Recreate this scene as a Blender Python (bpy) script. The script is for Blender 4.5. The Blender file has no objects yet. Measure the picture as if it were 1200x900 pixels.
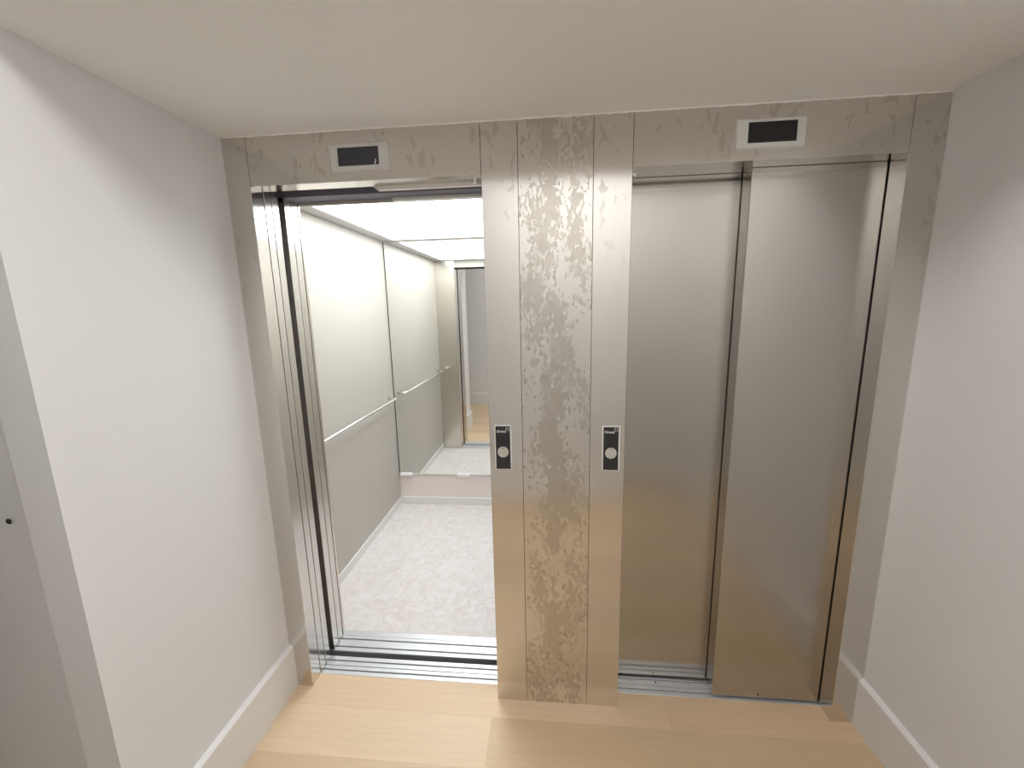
import bpy, bmesh, math, random
from mathutils import Vector, Matrix

random.seed(7)
scene = bpy.context.scene
col = scene.collection

# ------------------------------------------------------------------ camera, world, exposure
CAM = Vector((1.11242, -1.44415, 1.58273))
YAW, PITCH, ROLL, FPX = math.radians(-5.55737), math.radians(-10.43105), math.radians(-1.23515), 490.57
fw = Vector((math.sin(YAW) * math.cos(PITCH), math.cos(YAW) * math.cos(PITCH), math.sin(PITCH)))
rt = Vector((math.cos(YAW), -math.sin(YAW), 0))
up = rt.cross(fw)
r2 = rt * math.cos(ROLL) + up * math.sin(ROLL)
u2 = up * math.cos(ROLL) - rt * math.sin(ROLL)
cd = bpy.data.cameras.new('camera')
cd.sensor_width = 36.0
cd.lens = FPX * 36.0 / 1200.0
cd.clip_start = 0.01
cam = bpy.data.objects.new('camera', cd)
M = Matrix((r2, u2, -fw)).transposed().to_4x4()
M.translation = CAM
cam.matrix_world = M
col.objects.link(cam)
scene.camera = cam

w = bpy.data.worlds.new('world')
scene.world = w
w.use_nodes = True
w.node_tree.nodes['Background'].inputs['Color'].default_value = (0.9, 0.95, 1, 1)
w.node_tree.nodes['Background'].inputs['Strength'].default_value = 0.0

scene.view_settings.view_transform = 'Standard'
scene.view_settings.look = 'None'
scene.view_settings.gamma = 1.0
scene.view_settings.use_curve_mapping = False
scene.view_settings.exposure = 0.50
CAR_LIGHT = 5.1        # emission of the luminous car ceiling
HALL_FILL = 10.4       # emission of the unseen fill lamp added over the corridor

# ------------------------------------------------------------------ measured layout (metres)
# lift front is the plane y = 0, x runs right along it, the hall is at y < 0
W = 2.261              # niche width
H = 2.165              # niche ceiling
HC = 2.70              # corridor ceiling
NY = -0.66             # niche depth
BY = -1.85             # corridor back wall
XL = -3.2              # corridor end
A, B, C, D, EE, G = 0.086, 0.886, 1.006, 1.245, 1.367, 2.165   # jamb / pillar edges
T = 2.007              # door opening height
SY = 0.063             # front edge of the sills
CX0, CX1, CY0, CY1, CZ = -0.135, 0.965, 0.300, 1.700, 2.08     # car interior


# ------------------------------------------------------------------ materials
def new_mat(name):
    m = bpy.data.materials.new(name)
    m.use_nodes = True
    nt = m.node_tree
    b = nt.nodes['Principled BSDF']
    return m, nt, b


def node(nt, kind, **kw):
    n = nt.nodes.new(kind)
    for k, v in kw.items():
        setattr(n, k, v)
    return n


def ramp(nt, src, stops):
    r = nt.nodes.new('ShaderNodeValToRGB')
    cr = r.color_ramp
    while len(cr.elements) < len(stops):
        cr.elements.new(0.5)
    for e, (p, c) in zip(cr.elements, stops):
        e.position = p
        e.color = c if len(c) == 4 else (*c, 1)
    nt.links.new(src, r.inputs[0])
    return r.outputs[0]


def mapped(nt, coord='Object', scale=(1, 1, 1), loc=(0, 0, 0)):
    tc = nt.nodes.new('ShaderNodeTexCoord')
    mp = nt.nodes.new('ShaderNodeMapping')
    mp.inputs['Scale'].default_value = scale
    mp.inputs['Location'].default_value = loc
    nt.links.new(tc.outputs[coord], mp.inputs[0])
    return mp.outputs[0]


def noise(nt, vec, scale, detail=3, rough=0.5, dist=0.0):
    n = nt.nodes.new('ShaderNodeTexNoise')
    n.inputs['Scale'].default_value = scale
    n.inputs['Detail'].default_value = detail
    n.inputs['Roughness'].default_value = rough
    n.inputs['Distortion'].default_value = dist
    if vec is not None:
        nt.links.new(vec, n.inputs['Vector'])
    return n.outputs['Fac']


def mix(nt, fac, a, b):
    n = nt.nodes.new('ShaderNodeMix')
    n.data_type = 'RGBA'
    for sock, v in ((n.inputs['Factor'], fac), (n.inputs[6], a), (n.inputs[7], b)):
        if isinstance(v, (tuple, list)):
            sock.default_value = (*v, 1) if len(v) == 3 else v
        elif isinstance(v, (int, float)):
            sock.default_value = v
        else:
            nt.links.new(v, sock)
    return n.outputs[2]


def math_n(nt, op, a, b=None, clamp=False):
    n = nt.nodes.new('ShaderNodeMath')
    n.operation = op
    n.use_clamp = clamp
    for s, v in ((n.inputs[0], a), (n.inputs[1], b)):
        if v is None:
            continue
        if isinstance(v, (int, float)):
            s.default_value = v
        else:
            nt.links.new(v, s)
    return n.outputs[0]


def bump(nt, b, height, strength, distance=0.01):
    n = nt.nodes.new('ShaderNodeBump')
    n.inputs['Strength'].default_value = strength
    n.inputs['Distance'].default_value = distance
    nt.links.new(height, n.inputs['Height'])
    nt.links.new(n.outputs[0], b.inputs['Normal'])


def paint(name, c, rough=0.75, bs=0.12):
    m, nt, b = new_mat(name)
    v = mapped(nt)
    n1 = noise(nt, v, 1.6, 3)
    c2 = tuple(x * 0.965 for x in c)
    nt.links.new(mix(nt, n1, c2, c), b.inputs['Base Color'])
    b.inputs['Roughness'].default_value = rough
    bump(nt, b, noise(nt, v, 320, 2), bs, 0.002)
    return m


def plain(name, c, rough=0.5, metal=0.0, spec=0.5):
    m, nt, b = new_mat(name)
    v = mapped(nt)
    n1 = noise(nt, v, 40, 2)
    nt.links.new(mix(nt, n1, tuple(x * 0.94 for x in c), c), b.inputs['Base Color'])
    b.inputs['Roughness'].default_value = rough
    b.inputs['Metallic'].default_value = metal
    b.inputs['Specular IOR Level'].default_value = spec
    return m


def steel(name, c=(0.73, 0.705, 0.67), rough=0.17, aniso=0.6, stains=None):
    """vertically brushed stainless steel; stains(nt, coord) -> mask or None"""
    m, nt, b = new_mat(name)
    geo = nt.nodes.new('ShaderNodeNewGeometry')
    mp = nt.nodes.new('ShaderNodeMapping')
    mp.inputs['Scale'].default_value = (900, 900, 6)
    nt.links.new(geo.outputs['Position'], mp.inputs[0])
    grain = noise(nt, mp.outputs[0], 1.0, 2, 0.6)
    mp2 = nt.nodes.new('ShaderNodeMapping')
    mp2.inputs['Scale'].default_value = (5, 5, 2)
    nt.links.new(geo.outputs['Position'], mp2.inputs[0])
    cloud = noise(nt, mp2.outputs[0], 1.0, 4, 0.6)
    colr = mix(nt, grain, tuple(x * 0.93 for x in c), tuple(min(1, x * 1.05) for x in c))
    colr = mix(nt, math_n(nt, 'MULTIPLY', cloud, 0.25), colr, tuple(x * 0.8 for x in c))
    rg = math_n(nt, 'ADD', math_n(nt, 'MULTIPLY', grain, 0.06), rough - 0.03)
    b.inputs['Metallic'].default_value = 1.0
    b.inputs['Anisotropic'].default_value = aniso
    tg = nt.nodes.new('ShaderNodeTangent')
    tg.direction_type = 'UV_MAP'
    nt.links.new(tg.outputs[0], b.inputs['Tangent'])
    if stains:
        mask, sc, sr = stains(nt, geo.outputs['Position'])
        colr = mix(nt, mask, colr, sc)
        rg = math_n(nt, 'ADD', rg, math_n(nt, 'MULTIPLY', mask, sr))
    nt.links.new(colr, b.inputs['Base Color'])
    nt.links.new(rg, b.inputs['Roughness'])
    return m


def patina(nt, pos):
    """flaky film residue on the middle panel, patchy and stretched down the sheet"""
    mp = nt.nodes.new('ShaderNodeMapping')
    mp.inputs['Scale'].default_value = (85, 85, 42)
    nt.links.new(pos, mp.inputs[0])
    fine = noise(nt, mp.outputs[0], 1.0, 3, 0.55, 0.7)
    mp2 = nt.nodes.new('ShaderNodeMapping')
    mp2.inputs['Scale'].default_value = (11, 11, 4.2)
    mp2.inputs['Location'].default_value = (3.1, 0, 1.7)
    nt.links.new(pos, mp2.inputs[0])
    big = noise(nt, mp2.outputs[0], 1.0, 3, 0.6)
    sep = nt.nodes.new('ShaderNodeSeparateXYZ')
    nt.links.new(pos, sep.inputs[0])
    # a vertical run of heavier residue a little left of the panel's centre
    dx = math_n(nt, 'ABSOLUTE', math_n(nt, 'SUBTRACT', sep.outputs[0], 1.12))
    run = math_n(nt, 'SUBTRACT', 0.16, math_n(nt, 'MULTIPLY', dx, 1.6))
    dens = math_n(nt, 'ADD', math_n(nt, 'MULTIPLY', big, 0.85), run)
    tot = math_n(nt, 'ADD', math_n(nt, 'MULTIPLY', fine, 0.75), dens)
    mk = ramp(nt, tot, [(0.855, (0, 0, 0)), (0.895, (0.85, 0.85, 0.85))])
    return mk, (0.55, 0.52, 0.465), 0.12


def scuffs(nt, pos):
    """a few finger marks and glue smudges near the top of the strips"""
    mp = nt.nodes.new('ShaderNodeMapping')
    mp.inputs['Scale'].default_value = (42, 42, 20)
    nt.links.new(pos, mp.inputs[0])
    fine = noise(nt, mp.outputs[0], 1.0, 2, 0.5, 0.5)
    mp2 = nt.nodes.new('ShaderNodeMapping')
    mp2.inputs['Scale'].default_value = (7, 7, 4)
    mp2.inputs['Location'].default_value = (0.4, 0, 2.2)
    nt.links.new(pos, mp2.inputs[0])
    big = noise(nt, mp2.outputs[0], 1.0, 2, 0.5)
    tot = math_n(nt, 'ADD', fine, math_n(nt, 'MULTIPLY', big, 0.7))
    sep = nt.nodes.new('ShaderNodeSeparateXYZ')
    nt.links.new(pos, sep.inputs[0])
    high = math_n(nt, 'MULTIPLY', math_n(nt, 'SUBTRACT', sep.outputs[2], 1.55), 2.5, clamp=True)
    mk = math_n(nt, 'MULTIPLY', ramp(nt, tot, [(0.975, (0, 0, 0)), (1.02, (0.42, 0.42, 0.42))]), high)
    return mk, (0.46, 0.42, 0.365), 0.15


MAT = {}
MAT['wall'] = paint('wall_paint', (0.80, 0.80, 0.80))
MAT['ceiling'] = paint('ceiling_paint', (0.92, 0.905, 0.88))
MAT['baseboard'] = paint('baseboard_lacquer', (0.82, 0.815, 0.805), 0.4, 0.03)
MAT['slab'] = plain('floor_slab', (0.30, 0.22, 0.15), 0.9)
MAT['concrete'] = plain('shaft_concrete', (0.10, 0.10, 0.105), 0.95)
MAT['steel'] = steel('brushed_steel', stains=scuffs)
MAT['steel_door'] = steel('brushed_steel_door', (0.52, 0.50, 0.465), 0.21, 0.75)
MAT['steel_film'] = steel('brushed_steel_with_residue', (0.73, 0.705, 0.665), 0.18, 0.6, patina)
MAT['steel_edge'] = steel('bright_steel_edge', (0.72, 0.70, 0.67), 0.20, 0.4)
MAT['steel_car'] = steel('car_return_steel', (0.74, 0.70, 0.63), 0.24, 0.5)
MAT['aluminium'] = plain('sill_aluminium', (0.60, 0.61, 0.62), 0.42, 0.7)
MAT['groove'] = plain('sill_groove', (0.26, 0.27, 0.29), 0.6, 0.2)
MAT['chrome'] = plain('satin_chrome', (0.88, 0.88, 0.87), 0.18, 1.0)
MAT['bezel'] = plain('bezel_metal', (0.74, 0.74, 0.72), 0.42, 0.4)
MAT['screen'] = plain('display_glass', (0.012, 0.012, 0.014), 0.22)
MAT['film'] = plain('display_film', (0.045, 0.045, 0.06), 0.35)
MAT['film_peel'] = plain('clear_film_curl', (0.85, 0.85, 0.85), 0.3)
MAT['black'] = plain('black_plastic', (0.022, 0.021, 0.022), 0.30)
MAT['button'] = plain('button_metal', (0.62, 0.61, 0.57), 0.35, 0.5)
MAT['white_edge'] = plain('plate_rim', (0.85, 0.85, 0.83), 0.35, 0.2)
MAT['ink'] = plain('white_print', (0.88, 0.88, 0.88), 0.6)
MAT['dark_metal'] = plain('dark_header_metal', (0.20, 0.19, 0.23), 0.55, 0.2)
MAT['header'] = plain('lit_header_metal', (0.86, 0.83, 0.78), 0.4, 0.0)  # steel coloured cream for the bounced light it catches
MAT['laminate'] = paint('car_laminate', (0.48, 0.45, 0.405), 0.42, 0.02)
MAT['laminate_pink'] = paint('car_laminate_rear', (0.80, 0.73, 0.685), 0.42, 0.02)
MAT['skirting'] = plain('car_skirting', (0.78, 0.78, 0.76), 0.45, 0.0)
MAT['car_ceiling'] = plain('car_ceiling_frame', (0.62, 0.61, 0.60), 0.5, 0.2)
MAT['screw'] = plain('dark_screw', (0.03, 0.03, 0.03), 0.5, 0.5)
MAT['clip'] = plain('white_clip', (0.93, 0.93, 0.92), 0.4)
MAT['gap'] = plain('shaft_gap_tone', (0.11, 0.09, 0.085), 0.6)  # brown tone of the shaded shaft gap, put into colour
MAT['gap_dark'] = plain('dark_gap_shade', (0.05, 0.045, 0.045), 0.7)  # near-black colour standing for shade in narrow gaps


def mirror_mat():
    m, nt, b = new_mat('mirror_glass')
    v = mapped(nt)
    nt.links.new(mix(nt, noise(nt, v, 2, 1), (0.90, 0.915, 0.90), (0.91, 0.92, 0.91)), b.inputs['Base Color'])
    b.inputs['Metallic'].default_value = 1
    b.inputs['Roughness'].default_value = 0.0
    return m


def lamp_mat(name, c, s):
    m, nt, b = new_mat(name)
    b.inputs['Base Color'].default_value = (0.9, 0.9, 0.9, 1)
    b.inputs['Emission Color'].default_value = (*c, 1)
    b.inputs['Emission Strength'].default_value = s
    return m


def oak_mat():
    m, nt, b = new_mat('pale_oak')
    tc = nt.nodes.new('ShaderNodeTexCoord')
    oi = nt.nodes.new('ShaderNodeObjectInfo')
    off = nt.nodes.new('ShaderNodeVectorMath')
    off.operation = 'ADD'
    sc = nt.nodes.new('ShaderNodeVectorMath')
    sc.operation = 'SCALE'
    sc.inputs[0].default_value = (11.0, 7.0, 5.0)
    nt.links.new(oi.outputs['Random'], sc.inputs['Scale'])
    nt.links.new(tc.outputs['Object'], off.inputs[0])
    nt.links.new(sc.outputs[0], off.inputs[1])

    def mp(s):
        q = nt.nodes.new('ShaderNodeMapping')
        q.inputs['Scale'].default_value = s
        nt.links.new(off.outputs[0], q.inputs[0])
        return q.outputs[0]
    fibre = noise(nt, mp((5, 150, 1)), 1.0, 4, 0.6)
    cath = nt.nodes.new('ShaderNodeTexWave')
    cath.wave_type = 'BANDS'
    cath.bands_direction = 'Y'
    cath.inputs['Scale'].default_value = 3.2
    cath.inputs['Distortion'].default_value = 11.0
    cath.inputs['Detail'].default_value = 3.0
    cath.inputs['Detail Scale'].default_value = 1.1
    nt.links.new(mp((0.9, 3.2, 1)), cath.inputs['Vector'])
    soft = noise(nt, mp((1.3, 5, 1)), 1.0, 3)
    c = mix(nt, soft, (0.68, 0.51, 0.335), (0.82, 0.645, 0.455))
    c = mix(nt, math_n(nt, 'MULTIPLY', cath.outputs['Fac'], 0.16), c, (0.56, 0.42, 0.275))
    c = mix(nt, math_n(nt, 'MULTIPLY', fibre, 0.42), c, (0.60, 0.47, 0.32))
    tint = nt.nodes.new('ShaderNodeMix')
    tint.data_type = 'RGBA'
    tint.blend_type = 'MULTIPLY'
    tint.inputs['Factor'].default_value = 1.0
    nt.links.new(c, tint.inputs[6])
    nt.links.new(oi.outputs['Color'], tint.inputs[7])
    c = tint.outputs[2]
    nt.links.new(c, b.inputs['Base Color'])
    nt.links.new(math_n(nt, 'ADD', math_n(nt, 'MULTIPLY', fibre, 0.15), 0.36), b.inputs['Roughness'])
    bump(nt, b, fibre, 0.08, 0.002)
    return m


def vinyl_mat():
    m, nt, b = new_mat('marbled_vinyl')
    v = mapped(nt)
    n1 = ramp(nt, noise(nt, v, 14, 5, 0.65, 1.8), [(0.35, (0, 0, 0)), (0.62, (1, 1, 1))])
    n2 = noise(nt, v, 22, 4, 0.6, 2.4)
    base = mix(nt, n1, (0.60, 0.545, 0.53), (0.70, 0.665, 0.655))
    vein = ramp(nt, n2, [(0.44, (0, 0, 0)), (0.49, (1, 1, 1)), (0.54, (0, 0, 0))])
    c = mix(nt, math_n(nt, 'MULTIPLY', vein, 0.28), base, (0.56, 0.53, 0.52))
    nt.links.new(c, b.inputs['Base Color'])
    b.inputs['Roughness'].default_value = 0.45
    return m


MAT['mirror'] = mirror_mat()
MAT['car_light'] = lamp_mat('luminous_ceiling', (0.93, 0.975, 1.0), CAR_LIGHT)
MAT['hall_fill'] = lamp_mat('corridor_fill_glow', (1.0, 0.975, 0.95), HALL_FILL)  # glow of the added fill lamp
MAT['oak'] = oak_mat()
MAT['vinyl'] = vinyl_mat()


# ------------------------------------------------------------------ builders
def uv_box(bm):
    uv = bm.loops.layers.uv.new('UVMap')
    for f in bm.faces:
        n = f.normal
        for l in f.loops:
            p = l.vert.co
            if abs(n.z) > 0.7:
                l[uv].uv = (p.x, p.y)
            elif abs(n.x) > abs(n.y):
                l[uv].uv = (p.y, p.z)
            else:
                l[uv].uv = (p.x, p.z)


def finish(bm, name, mat, parent=None, loc=(0, 0, 0), smooth=False):
    bm.normal_update()
    uv_box(bm)
    me = bpy.data.meshes.new(name)
    bm.to_mesh(me)
    bm.free()
    if smooth:
        for p in me.polygons:
            p.use_smooth = True
    me.materials.append(MAT[mat])
    return link(name, me, parent, loc)


def world_loc(o):
    v = Vector(o.location)
    while o.parent:
        o = o.parent
        v += o.location
    return v


def link(name, me, parent=None, loc=(0, 0, 0)):
    o = bpy.data.objects.new(name, me)
    col.objects.link(o)
    if parent is not None:
        o.parent = parent
        o.location = Vector(loc) - world_loc(parent)
    else:
        o.location = loc
    return o


def box(name, x0, x1, y0, y1, z0, z1, mat, parent=None, bevel=0.0, seg=1):
    c = Vector(((x0 + x1) / 2, (y0 + y1) / 2, (z0 + z1) / 2))
    bm = bmesh.new()
    bmesh.ops.create_cube(bm, size=1.0)
    for v in bm.verts:
        v.co = Vector((v.co.x * (x1 - x0), v.co.y * (y1 - y0), v.co.z * (z1 - z0)))
    if bevel:
        bmesh.ops.bevel(bm, geom=list(bm.edges), offset=bevel, segments=seg, profile=0.5, affect='EDGES')
    return finish(bm, name, mat, parent, c)


def prism(name, pts, a0, a1, axis, mat, parent=None):
    """outline pts extruded along axis ('x','y','z') from a0 to a1; pts are the other two coordinates in order"""
    bm = bmesh.new()

    def co(p, a):
        return {'x': (a, p[0], p[1]), 'y': (p[0], a, p[1]), 'z': (p[0], p[1], a)}[axis]
    cen = Vector(co((sum(p[0] for p in pts) / len(pts), sum(p[1] for p in pts) / len(pts)), (a0 + a1) / 2))
    lo = [bm.verts.new(Vector(co(p, a0)) - cen) for p in pts]
    hi = [bm.verts.new(Vector(co(p, a1)) - cen) for p in pts]
    bm.faces.new(lo)
    bm.faces.new(hi)
    n = len(pts)
    for i in range(n):
        bm.faces.new((lo[i], lo[(i + 1) % n], hi[(i + 1) % n], hi[i]))
    bmesh.ops.recalc_face_normals(bm, faces=list(bm.faces))
    return finish(bm, name, mat, parent, cen)


def cyl(name, c, r, depth, axis, mat, parent=None, seg=32, bevel=0.0):
    bm = bmesh.new()
    bmesh.ops.create_cone(bm, cap_ends=True, cap_tris=False, segments=seg, radius1=r, radius2=r, depth=depth)
    if bevel:
        es = [e for e in bm.edges if len(e.link_faces) == 2 and abs(e.link_faces[0].normal.dot(e.link_faces[1].normal)) < 0.3]
        bmesh.ops.bevel(bm, geom=es, offset=bevel, segments=2, profile=0.5, affect='EDGES')
    rot = {'x': Matrix.Rotation(math.pi / 2, 3, 'Y'), 'y': Matrix.Rotation(math.pi / 2, 3, 'X'), 'z': Matrix.Identity(3)}[axis]
    for v in bm.verts:
        v.co = rot @ v.co
    return finish(bm, name, mat, parent, c)


def tube(name, pts, r, mat, parent=None, seg=12):
    """swept round bar through a list of points"""
    P = [Vector(p) for p in pts]
    o0 = P[0].copy()
    bm = bmesh.new()
    rings = []
    ref = Vector((0, 0, 1))
    for i, p in enumerate(P):
        t = (P[min(i + 1, len(P) - 1)] - P[max(i - 1, 0)]).normalized()
        a = t.cross(ref).normalized()
        b = a.cross(t).normalized()
        rings.append([bm.verts.new(p - o0 + (a * math.cos(k * 2 * math.pi / seg) + b * math.sin(k * 2 * math.pi / seg)) * r) for k in range(seg)])
    for q, s in zip(rings, rings[1:]):
        for k in range(seg):
            bm.faces.new((q[k], q[(k + 1) % seg], s[(k + 1) % seg], s[k]))
    bm.faces.new(rings[0])
    bm.faces.new(rings[-1])
    bmesh.ops.recalc_face_normals(bm, faces=list(bm.faces))
    return finish(bm, name, mat, parent, o0, smooth=True)


def thing(name, label, cat, loc, group=None):
    o = bpy.data.objects.new(name, None)
    o.empty_display_size = 0.1
    col.objects.link(o)
    o.location = loc
    o['label'] = label
    o['category'] = cat
    if group:
        o['group'] = group
    return o


def structure(o, label=None, cat=None):
    o['kind'] = 'structure'
    if label:
        o['label'] = label
    if cat:
        o['category'] = cat
    return o


# ------------------------------------------------------------------ the setting
# left niche wall: turns the corner into the corridor, with a flat strip at the corner
wl = prism('wall_left', [(0, 0.035), (0, NY), (-0.097, NY), (-0.10, NY + 0.004), (XL, NY + 0.45), (XL, 0.035)], 0, HC, 'z', 'wall')
structure(wl, 'white painted wall beside the open lift, turning at a sharp outer corner', 'wall')
# dark lump standing in for a small hole in that wall
bm = bmesh.new()
bmesh.ops.create_icosphere(bm, subdivisions=2, radius=0.0075)
for v in bm.verts:
    v.co *= random.uniform(0.8, 1.15)
    v.co.y *= 0.35
finish(bm, 'wall_hole_lump', 'screw', wl, (-0.150, NY + 0.004, 1.116))

wr = box('wall_right', W, W + 0.15, BY, 0.035, 0, HC, 'wall')
structure(wr, 'white painted wall beside the closed lift doors', 'wall')
wb = box('wall_back', XL, W + 0.15, BY - 0.15, BY, 0, HC, 'wall')
structure(wb, 'white corridor wall facing the lifts', 'wall')
we = box('wall_end', XL - 0.15, XL, BY - 0.15, 0.035, 0, HC, 'wall')
structure(we, 'white wall closing the far end of the corridor', 'wall')
cl = box('ceiling', 0, W, NY, 0.035, H, HC, 'ceiling')
structure(cl, 'low white plastered ceiling over the lift niche', 'ceiling')
cc = box('ceiling_corridor', XL - 0.15, W + 0.15, BY - 0.15, 0.035, HC, HC + 0.12, 'ceiling')
structure(cc, 'higher white ceiling over the corridor', 'ceiling')


def base_profile(t, h, ch):
    return [(0, 0), (t, 0), (t, h - ch), (t - ch, h), (0, h)]


BT, BH, BCH = 0.019, 0.198, 0.007
o = prism('baseboard_left', [(p[0], p[1]) for p in base_profile(BT, BH, BCH)], NY - BT, -0.0005, 'y', 'baseboard')
structure(o, 'tall white baseboard along the wall beside the open lift', 'baseboard')
o = prism('baseboard_right', [(W - p[0], p[1]) for p in base_profile(BT, BH, BCH)], BY + BT, -0.0005, 'y', 'baseboard')
structure(o, 'tall white baseboard along the wall beside the closed lift', 'baseboard')
o = prism('baseboard_back', [(BY + p[0], p[1]) for p in base_profile(BT, BH, BCH)], XL, W, 'x', 'baseboard')
structure(o, 'tall white baseboard along the corridor wall', 'baseboard')

# uneven bead of plaster where the ceiling meets the steel
bm = bmesh.new()
N = 180
prev = None
for i in range(N + 1):
    x = W * i / N
    d = 0.0022 + 0.0016 * random.random() + (0.0016 if random.random() < 0.12 else 0)
    y = -0.004 - 0.002 * random.random()
    ring = [bm.verts.new((x, 0.0, H + 0.002)), bm.verts.new((x, 0.0, H - d)), bm.verts.new((x, y * 0.5, H - d * 0.8)), bm.verts.new((x, y, H + 0.002))]
    if prev:
        for k in range(3):
            bm.faces.new((prev[k], prev[k + 1], ring[k + 1], ring[k]))
    prev = ring
bmesh.ops.recalc_face_normals(bm, faces=list(bm.faces))
structure(finish(bm, 'trim_1', 'ceiling'), 'uneven plaster bead between ceiling and steel lift surround', 'trim')

# oak floor: slab and single planks
fl = box('floor', XL, W, BY, SY - 0.001, -0.06, -0.0115, 'slab')
structure(fl, 'pale oak plank floor of the landing', 'floor')
PW, GAP = 0.19, 0.00012
plank_mesh = {}


def plank(x0, x1, y0, y1):
    key = (round(x1 - x0, 4), round(y1 - y0, 4))
    c = Vector(((x0 + x1) / 2, (y0 + y1) / 2, -0.0055))
    if key not in plank_mesh:
        o = box('plank', x0, x1, y0, y1, -0.011, 0.0, 'oak', fl, 0.00012)
        plank_mesh[key] = o.data
    else:
        o = link('plank', plank_mesh[key], fl, c)
    t = random.uniform(0.86, 1.0)
    o.color = (t, t * random.uniform(0.97, 1.0), t * random.uniform(0.92, 1.0), 1)
    return o


LEN = 2.05
joints = {0: 1.557, 1: 0.872}
k = 0
ytop = SY
ybot = -0.080
while ytop > BY + 0.005:
    j = joints.get(k, 1.557 - 0.43 * k + (0.9 if k % 2 else 0))
    xs = [j + LEN * i for i in range(-4, 5)]
    xs = sorted([x for x in xs if XL + 0.05 < x < W - 0.05] + [XL + 0.001, W - 0.001])
    for x0, x1 in zip(xs, xs[1:]):
        pk = plank(x0 + GAP, x1 - GAP, ybot + GAP, ytop - GAP)
        if k < 2:       # the planks in view, matched one by one: light oak, rosy and olive boards
            pk.color = {(0, True): (0.95, 0.91, 0.88, 1), (0, False): (0.98, 0.95, 0.92, 1), (1, True): (0.86, 0.83, 0.76, 1), (1, False): (1, 1, 0.97, 1)}[(k, x0 >= joints[k] - 0.01)]
    ytop = ybot
    ybot = max(BY, ytop - PW)
    k += 1

# shaft around the cars, dark; middle and right walls added to stop light leaks
structure(box('wall_light_block_mid', C - 0.002, D + 0.002, 0.066, 2.0, -0.3, 2.7, 'concrete'), 'unseen dark wall added between the two lift shafts against light leaks', 'wall')
structure(box('wall_light_block_right', D, W + 0.15, 0.26, 0.34, -0.3, 2.7, 'concrete'), 'unseen dark wall added behind the closed lift doors against light leaks', 'wall')
structure(box('wall_shaft_left', -0.62, -0.56, 0.035, 2.0, -0.3, 2.7, 'concrete'), 'dark shaft lining beside the lift car', 'wall')

# ------------------------------------------------------------------ steel surrounds
EPS = 0.0012
TOP = H - 0.001


def sill(parent, x0, x1):
    """aluminium sill: ridged tread with two guide grooves"""
    s = box('sill', x0, x1, SY, 0.160, -0.05, -0.004, 'groove', parent)
    for y0, y1 in ((0.0632, 0.0830), (0.0900, 0.1085), (0.1110, 0.1320), (0.1390, 0.160)):
        box('tread', x0, x1, y0, y1, -0.012, 0.001, 'aluminium', s, 0.001)
    return s


# left entrance, doors slid open
le = thing('elevator_entrance', 'brushed steel lift entrance with its doors slid open, showing the lit car', 'elevator door', (0.486, 0, 0))
box('jamb', 0.0005, A, 0, 0.0605, 0, TOP, 'steel', le, 0.0008)
box('lintel', A + EPS, B - EPS, 0, 0.070, T, TOP, 'steel', le, 0.0008)
box('jamb', B, C - EPS, 0, 0.0625, 0, TOP, 'steel', le, 0.0008)
box('header', -0.36, B, 0.072, 0.155, 2.045, 2.13, 'dark_metal', le)
br = prism('header_bracket', [(0.486, 2.010), (0.506, 1.9955), (B, 1.9955), (B, 2.010)], 0.0715, 0.092, 'y', 'header', le)  # light bounced up from the sill is in its pale colour
cyl('bolt', (0.853, 0.069, 2.0015), 0.0055, 0.008, 'y', 'chrome', br, 16)
for y0, x1 in ((0.0675, 0.0848), (0.1100, 0.0840)):
    box('door_panel', x1 - 0.42, x1, y0, y0 + 0.0370, 0.006, 2.04, 'steel_edge', le, 0.0012)
box('gap_shade', 0.040, 0.0835, 0.0607, 0.0673, 0.006, 2.006, 'gap_dark', le)  # dark strips added to draw the shade in the panel gaps
box('gap_shade', 0.040, 0.0825, 0.1047, 0.1098, 0.006, 2.006, 'gap_dark', le)
box('gap_shade_plate', 0.030, 0.052, 0.1500, 0.1880, -0.02, 2.006, 'gap', le)  # plate added to give the shaded gap its dark brown tone
sill(le, A - 0.012, B + 0.02)

# panel between the two entrances
cp = box('cladding_panel', C, D, 0, 0.028, 0, TOP, 'steel_film', None, 0.0008)
cp['label'] = 'tall steel cladding panel mottled with film residue between the two lifts'
cp['category'] = 'panel'

# right entrance, doors closed
re_ = thing('elevator_entrance', 'brushed steel lift entrance with both sliding doors shut', 'elevator door', (1.766, 0, 0))
box('jamb', D + EPS, EE, 0, 0.0625, 0, TOP, 'steel', re_, 0.0008)
box('lintel', EE + EPS, G - EPS, 0, 0.070, T, TOP, 'steel', re_, 0.0008)
box('jamb', G, W - 0.0005, 0, 0.0690, 0, TOP, 'steel', re_, 0.0008)
box('header', EE - 0.05, W, 0.072, 0.20, 2.055, 2.13, 'dark_metal', re_)
dp = box('door_panel', 1.757, 2.185, 0.0745, 0.1395, 0.006, 2.05, 'steel_door', re_, 0.0015)
cyl('screw', (1.934, 0.0742, 0.022), 0.0034, 0.002, 'y', 'screw', dp, 12)
dp2 = box('door_panel', EE - 0.03, 1.782, 0.1455, 0.175, 0.006, 2.05, 'steel_door', re_, 0.0015)
box('gap_shade', 1.776, 1.781, 0.1396, 0.1450, 0.006, 2.045, 'gap_dark', dp)  # dark strip for the shade between the closed panels
box('header_plate', EE, 1.7555, 0.0715, 0.1410, 2.013, 2.050, 'steel', re_, 0.001)
rs = sill(re_, EE - 0.02, G + 0.012)
cyl('screw', (1.545, 0.122, 0.0015), 0.0038, 0.002, 'z', 'screw', rs, 12)
cyl('bolt', (1.392, 0.125, 2.0105), 0.0060, 0.035, 'y', 'chrome', re_, 16)


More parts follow.
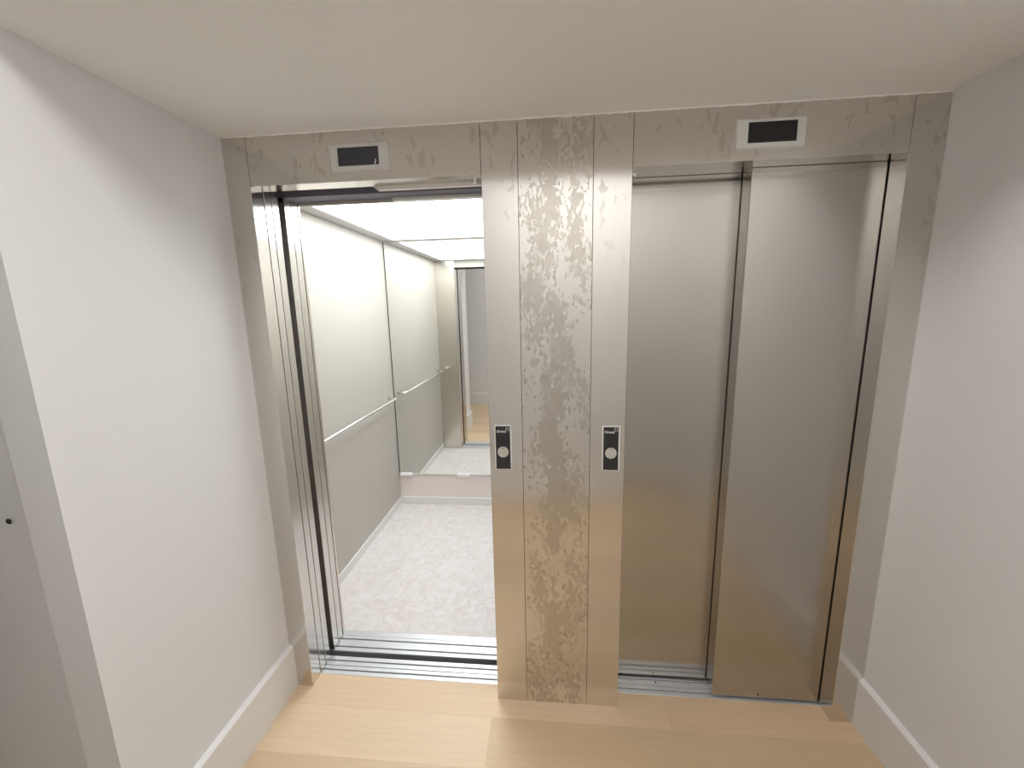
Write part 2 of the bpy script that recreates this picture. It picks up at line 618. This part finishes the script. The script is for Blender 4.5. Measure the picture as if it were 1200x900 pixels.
# ------------------------------------------------------------------ floor indicators
def indicator(x0, x1, z0, z1, sx0, sx1, sz0, sz1, label, film):
    t = thing('floor_indicator', label, 'display', ((x0 + x1) / 2, 0, z0), 'floor displays over the lift doors')
    bm = bmesh.new()
    y = -0.005
    # bezel: chamfered ring around the window
    outer_b = [(x0, 0.0, z0), (x1, 0.0, z0), (x1, 0.0, z1), (x0, 0.0, z1)]
    ch = 0.003
    outer_f = [(x0 + ch, y, z0 + ch), (x1 - ch, y, z0 + ch), (x1 - ch, y, z1 - ch), (x0 + ch, y, z1 - ch)]
    inn_f = [(sx0, y, sz0), (sx1, y, sz0), (sx1, y, sz1), (sx0, y, sz1)]
    inn_b = [(p[0], -0.0005, p[2]) for p in inn_f]
    cen = Vector(((x0 + x1) / 2, 0, (z0 + z1) / 2))
    rings = [[bm.verts.new(Vector(p) - cen) for p in rr] for rr in (outer_b, outer_f, inn_f, inn_b)]
    for a, b in zip(rings, rings[1:]):
        for i in range(4):
            bm.faces.new((a[i], a[(i + 1) % 4], b[(i + 1) % 4], b[i]))
    bm.faces.new(rings[3])
    bmesh.ops.recalc_face_normals(bm, faces=list(bm.faces))
    finish(bm, 'bezel', 'bezel', t, cen)
    sc = box('screen', sx0 + 0.0003, sx1 - 0.0003, -0.0035, -0.0012, sz0 + 0.0003, sz1 - 0.0003, 'film' if film else 'screen', t)
    if film:
        # corner of the protective film lifting off
        bm = bmesh.new()
        p = [(sx1 - 0.018, -0.0042, sz0 - 0.002), (sx1 - 0.010, -0.0075, sz0 + 0.004), (sx1 - 0.007, -0.0105, sz0 + 0.012),
             (sx1 - 0.0125, -0.0042, sz0 + 0.020), (sx1 - 0.0155, -0.0042, sz0 + 0.006)]
        cc_ = Vector(p[0])
        vs = [bm.verts.new(Vector(q) - cc_) for q in p]
        bm.faces.new((vs[0], vs[1], vs[4]))
        bm.faces.new((vs[1], vs[2], vs[4]))
        bm.faces.new((vs[2], vs[3], vs[4]))
        finish(bm, 'film_corner', 'film_peel', sc, cc_)
    return t


indicator(0.381, 0.584, 2.038, 2.123, 0.409, 0.549, 2.0535, 2.110, 'dark floor display with peeling film over the open lift', True)
indicator(1.670, 1.870, 2.0375, 2.1225, 1.704, 1.844, 2.0545, 2.1125, 'black floor display in pale bezel over the closed lift doors', False)


# ------------------------------------------------------------------ call button plates
def text_mesh(body, size, depth):
    cu = bpy.data.curves.new('lettering', 'FONT')
    cu.body = body
    cu.size = size
    cu.extrude = depth
    cu.offset = 0.00022
    cu.align_x = 'LEFT'
    tmp = bpy.data.objects.new('lettering', cu)
    col.objects.link(tmp)
    bpy.context.view_layer.update()
    me = bpy.data.meshes.new_from_object(tmp.evaluated_get(bpy.context.evaluated_depsgraph_get()))
    bpy.data.objects.remove(tmp)
    bpy.data.curves.remove(cu)
    me.transform(Matrix.Rotation(math.pi / 2, 4, 'X'))
    me.materials.clear()
    me.materials.append(MAT['ink'])
    return me


brand = text_mesh('Orona', 0.0122, 0.0002)


def call_plate(x0, x1, z0, z1, label):
    t = thing('call_button_plate', label, 'call button', ((x0 + x1) / 2, 0, z0), 'lift call plates on the steel pillar')
    box('rim', x0, x1, -0.003, 0, z0, z1, 'white_edge', t, 0.0008)
    box('faceplate', x0 + 0.0042, x1 - 0.0042, -0.0052, -0.0031, z0 + 0.0036, z1 - 0.0036, 'black', t, 0.0008)
    cx = (x0 + x1) / 2
    cyl('button_ring', (cx, -0.0058, 1.0665), 0.0222, 0.0018, 'y', 'black', t, 40, 0.0005)
    b = cyl('button', (cx, -0.0072, 1.0665), 0.0202, 0.0046, 'y', 'button', t, 40, 0.0012)
    box('mark', cx - 0.005, cx + 0.005, -0.0098, -0.0094, 1.0805, 1.0818, 'screw', b)
    link('lettering', brand, t, (x0 + 0.0085, -0.0055, 1.1395))
    # rounded square mark beside the lettering
    bm = bmesh.new()
    ox, oz, r0, r1, n = x1 - 0.0135, 1.1515, 0.0060, 0.0045, 20
    vs = []
    for i in range(n + 1):
        a = math.radians(-70 + 320 * i / n)
        def sq(r):
            c_, s_ = math.cos(a), math.sin(a)
            kk = (abs(c_) ** 4 + abs(s_) ** 4) ** -0.25
            return c_ * kk * r, s_ * kk * r
        (px, pz), (qx, qz) = sq(r0), sq(r1)
        vs.append([bm.verts.new((px, 0, pz)), bm.verts.new((qx, 0, qz)), bm.verts.new((qx, -0.0003, qz)), bm.verts.new((px, -0.0003, pz))])
    for a_, b_ in zip(vs, vs[1:]):
        for i in range(4):
            bm.faces.new((a_[i], a_[(i + 1) % 4], b_[(i + 1) % 4], b_[i]))
    bmesh.ops.recalc_face_normals(bm, faces=list(bm.faces))
    finish(bm, 'emblem', 'ink', t, (ox, -0.0053, oz))


call_plate(0.9045, 0.9655, 0.9975, 1.1660, 'black call plate with round button beside the open lift')
call_plate(1.2880, 1.3490, 0.9990, 1.1650, 'black call plate with round button beside the closed lift doors')

# ------------------------------------------------------------------ the lift car
car = thing('elevator_car', 'bright lift car with cream walls, mirror, luminous ceiling and marbled floor', 'elevator car', (0.415, 1.0, 0))
box('car_floor', CX0, CX1, 0.318, CY1, -0.06, 0.0, 'vinyl', car)
cs = box('car_sill', CX0, CX1, 0.190, 0.3175, -0.06, -0.005, 'groove', car)
for y0, y1 in ((0.1902, 0.2115), (0.2190, 0.2580), (0.2655, 0.2845), (0.2850, 0.3174)):
    box('tread', A - 0.012 if y1 < 0.28 else CX0, B + 0.02 if y1 < 0.28 else CX1, y0, y1, -0.012, 0.001, 'aluminium', cs, 0.001)
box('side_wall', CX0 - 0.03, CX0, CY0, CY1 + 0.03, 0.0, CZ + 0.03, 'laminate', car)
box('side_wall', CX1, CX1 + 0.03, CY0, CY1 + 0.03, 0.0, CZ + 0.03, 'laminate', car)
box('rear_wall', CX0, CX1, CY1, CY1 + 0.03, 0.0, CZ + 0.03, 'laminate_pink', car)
for nm, a in (('side', (CX0, CX0 + 0.008, CY0 + 0.016, CY1, 0, 0.060)), ('side', (CX1 - 0.008, CX1, CY0 + 0.016, CY1, 0, 0.060)), ('rear', (CX0 + 0.008, CX1 - 0.008, CY1 - 0.010, CY1, 0, 0.060))):
    box('skirting', *a, 'skirting', car, 0.0015)
# mirror on clips over the rear wall
mr = box('mirror', CX0 + 0.008, CX1 - 0.008, 1.6905, 1.6985, 0.2650, CZ - 0.012, 'mirror', car, 0.0008)
box('edge_gap', CX0 + 0.0005, CX0 + 0.0078, 1.6945, 1.6990, 0.2650, CZ - 0.012, 'gap_dark', mr)
for cx0 in (CX0 + 0.010, 0.350, 0.850):
    box('clip', cx0, cx0 + 0.103, 1.6815, 1.6995, 0.2460, 0.2690, 'clip', mr, 0.0012)
box('edge_strip', CX0 + 0.009, CX1 - 0.009, 1.6895, 1.6985, 0.2605, 0.2648, 'clip', mr)
# front: return panels, transom, header
box('return_panel', CX0, 0.0775, 0.2855, CY0, 0.001, CZ, 'steel_car', car, 0.0008)
box('return_panel', B + 0.006, CX1, 0.2855, CY0, 0.001, CZ, 'steel_car', car, 0.0008)
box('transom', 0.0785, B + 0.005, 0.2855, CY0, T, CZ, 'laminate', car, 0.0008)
hd = box('car_header', -0.36, CX1, 0.196, 0.2845, 2.018, 2.15, 'dark_metal', car)
box('lit_bar', 0.488, B + 0.005, 0.262, 0.2845, 2.006, 2.0178, 'header', hd, 0.001)  # pale colour carries the car light falling on this bar
for y0, x1 in ((0.1925, 0.0790), (0.2385, 0.0780)):
    box('car_door_panel', x1 - 0.42, x1, y0, y0 + 0.0405, 0.006, 2.017, 'steel_edge', car, 0.0012)
box('gap_shade', 0.040, 0.0765, 0.2332, 0.2383, 0.006, 2.006, 'gap_dark', car)  # shade between the car door panels, drawn as dark strips
box('gap_shade', 0.040, 0.0760, 0.2792, 0.2853, 0.006, 2.006, 'gap_dark', car)
# ceiling: border frame with luminous panel
LX0, LX1, LY0, LY1 = -0.040, 0.870, 0.372, 1.655
cf = box('ceiling_frame', CX0 - 0.03, CX1 + 0.03, CY0 - 0.014, CY1 + 0.03, CZ + 0.012, CZ + 0.05, 'car_ceiling', car)
for a in ((CX0, LX0, CY0, CY1), (LX1, CX1, CY0, CY1), (LX0, LX1, CY0, LY0), (LX0, LX1, LY1, CY1)):
    box('border', *a, CZ, CZ + 0.0118, 'car_ceiling', cf)
box('light_panel', LX0 + 0.001, LX1 - 0.001, LY0 + 0.001, LY1 - 0.001, CZ + 0.003, CZ + 0.0115, 'car_light', car)
# handrail on the side wall
rx, rz, rr = -0.068, 0.914, 0.0098
pts = [(CX0 + 0.001, 1.585, rz)]
for i in range(7):
    a = math.pi / 2 * i / 6
    pts.append((rx - 0.030 + 0.030 * math.sin(a), 1.555 + 0.030 * math.cos(a), rz))
for i in range(7):
    a = math.pi / 2 * i / 6
    pts.append((rx - 0.030 + 0.030 * math.cos(a), 0.430 - 0.030 * math.sin(a), rz))
pts.append((CX0 + 0.001, 0.400, rz))
hr = tube('handrail', pts, rr, 'chrome', car)
for y in (1.0,):
    tube('bracket', [(CX0 + 0.001, y, rz - 0.03), (CX0 + 0.03, y, rz - 0.03), (rx, y, rz - 0.006)], 0.005, 'chrome', hr, 8)

# ------------------------------------------------------------------ fill lamp added to brighten the landing (unseen, above and behind the camera)
lp = thing('fill_lamp', 'unseen fill lamp added on the corridor ceiling to brighten the landing', 'lamp', (1.25, -1.26, HC - 0.05))
box('fill_lamp_body', 0.68, 1.82, -1.49, -1.03, HC - 0.040, HC - 0.0005, 'bezel', lp, 0.004)
box('fill_diffuser', 0.70, 1.80, -1.47, -1.05, HC - 0.050, HC - 0.0402, 'hall_fill', lp, 0.002)
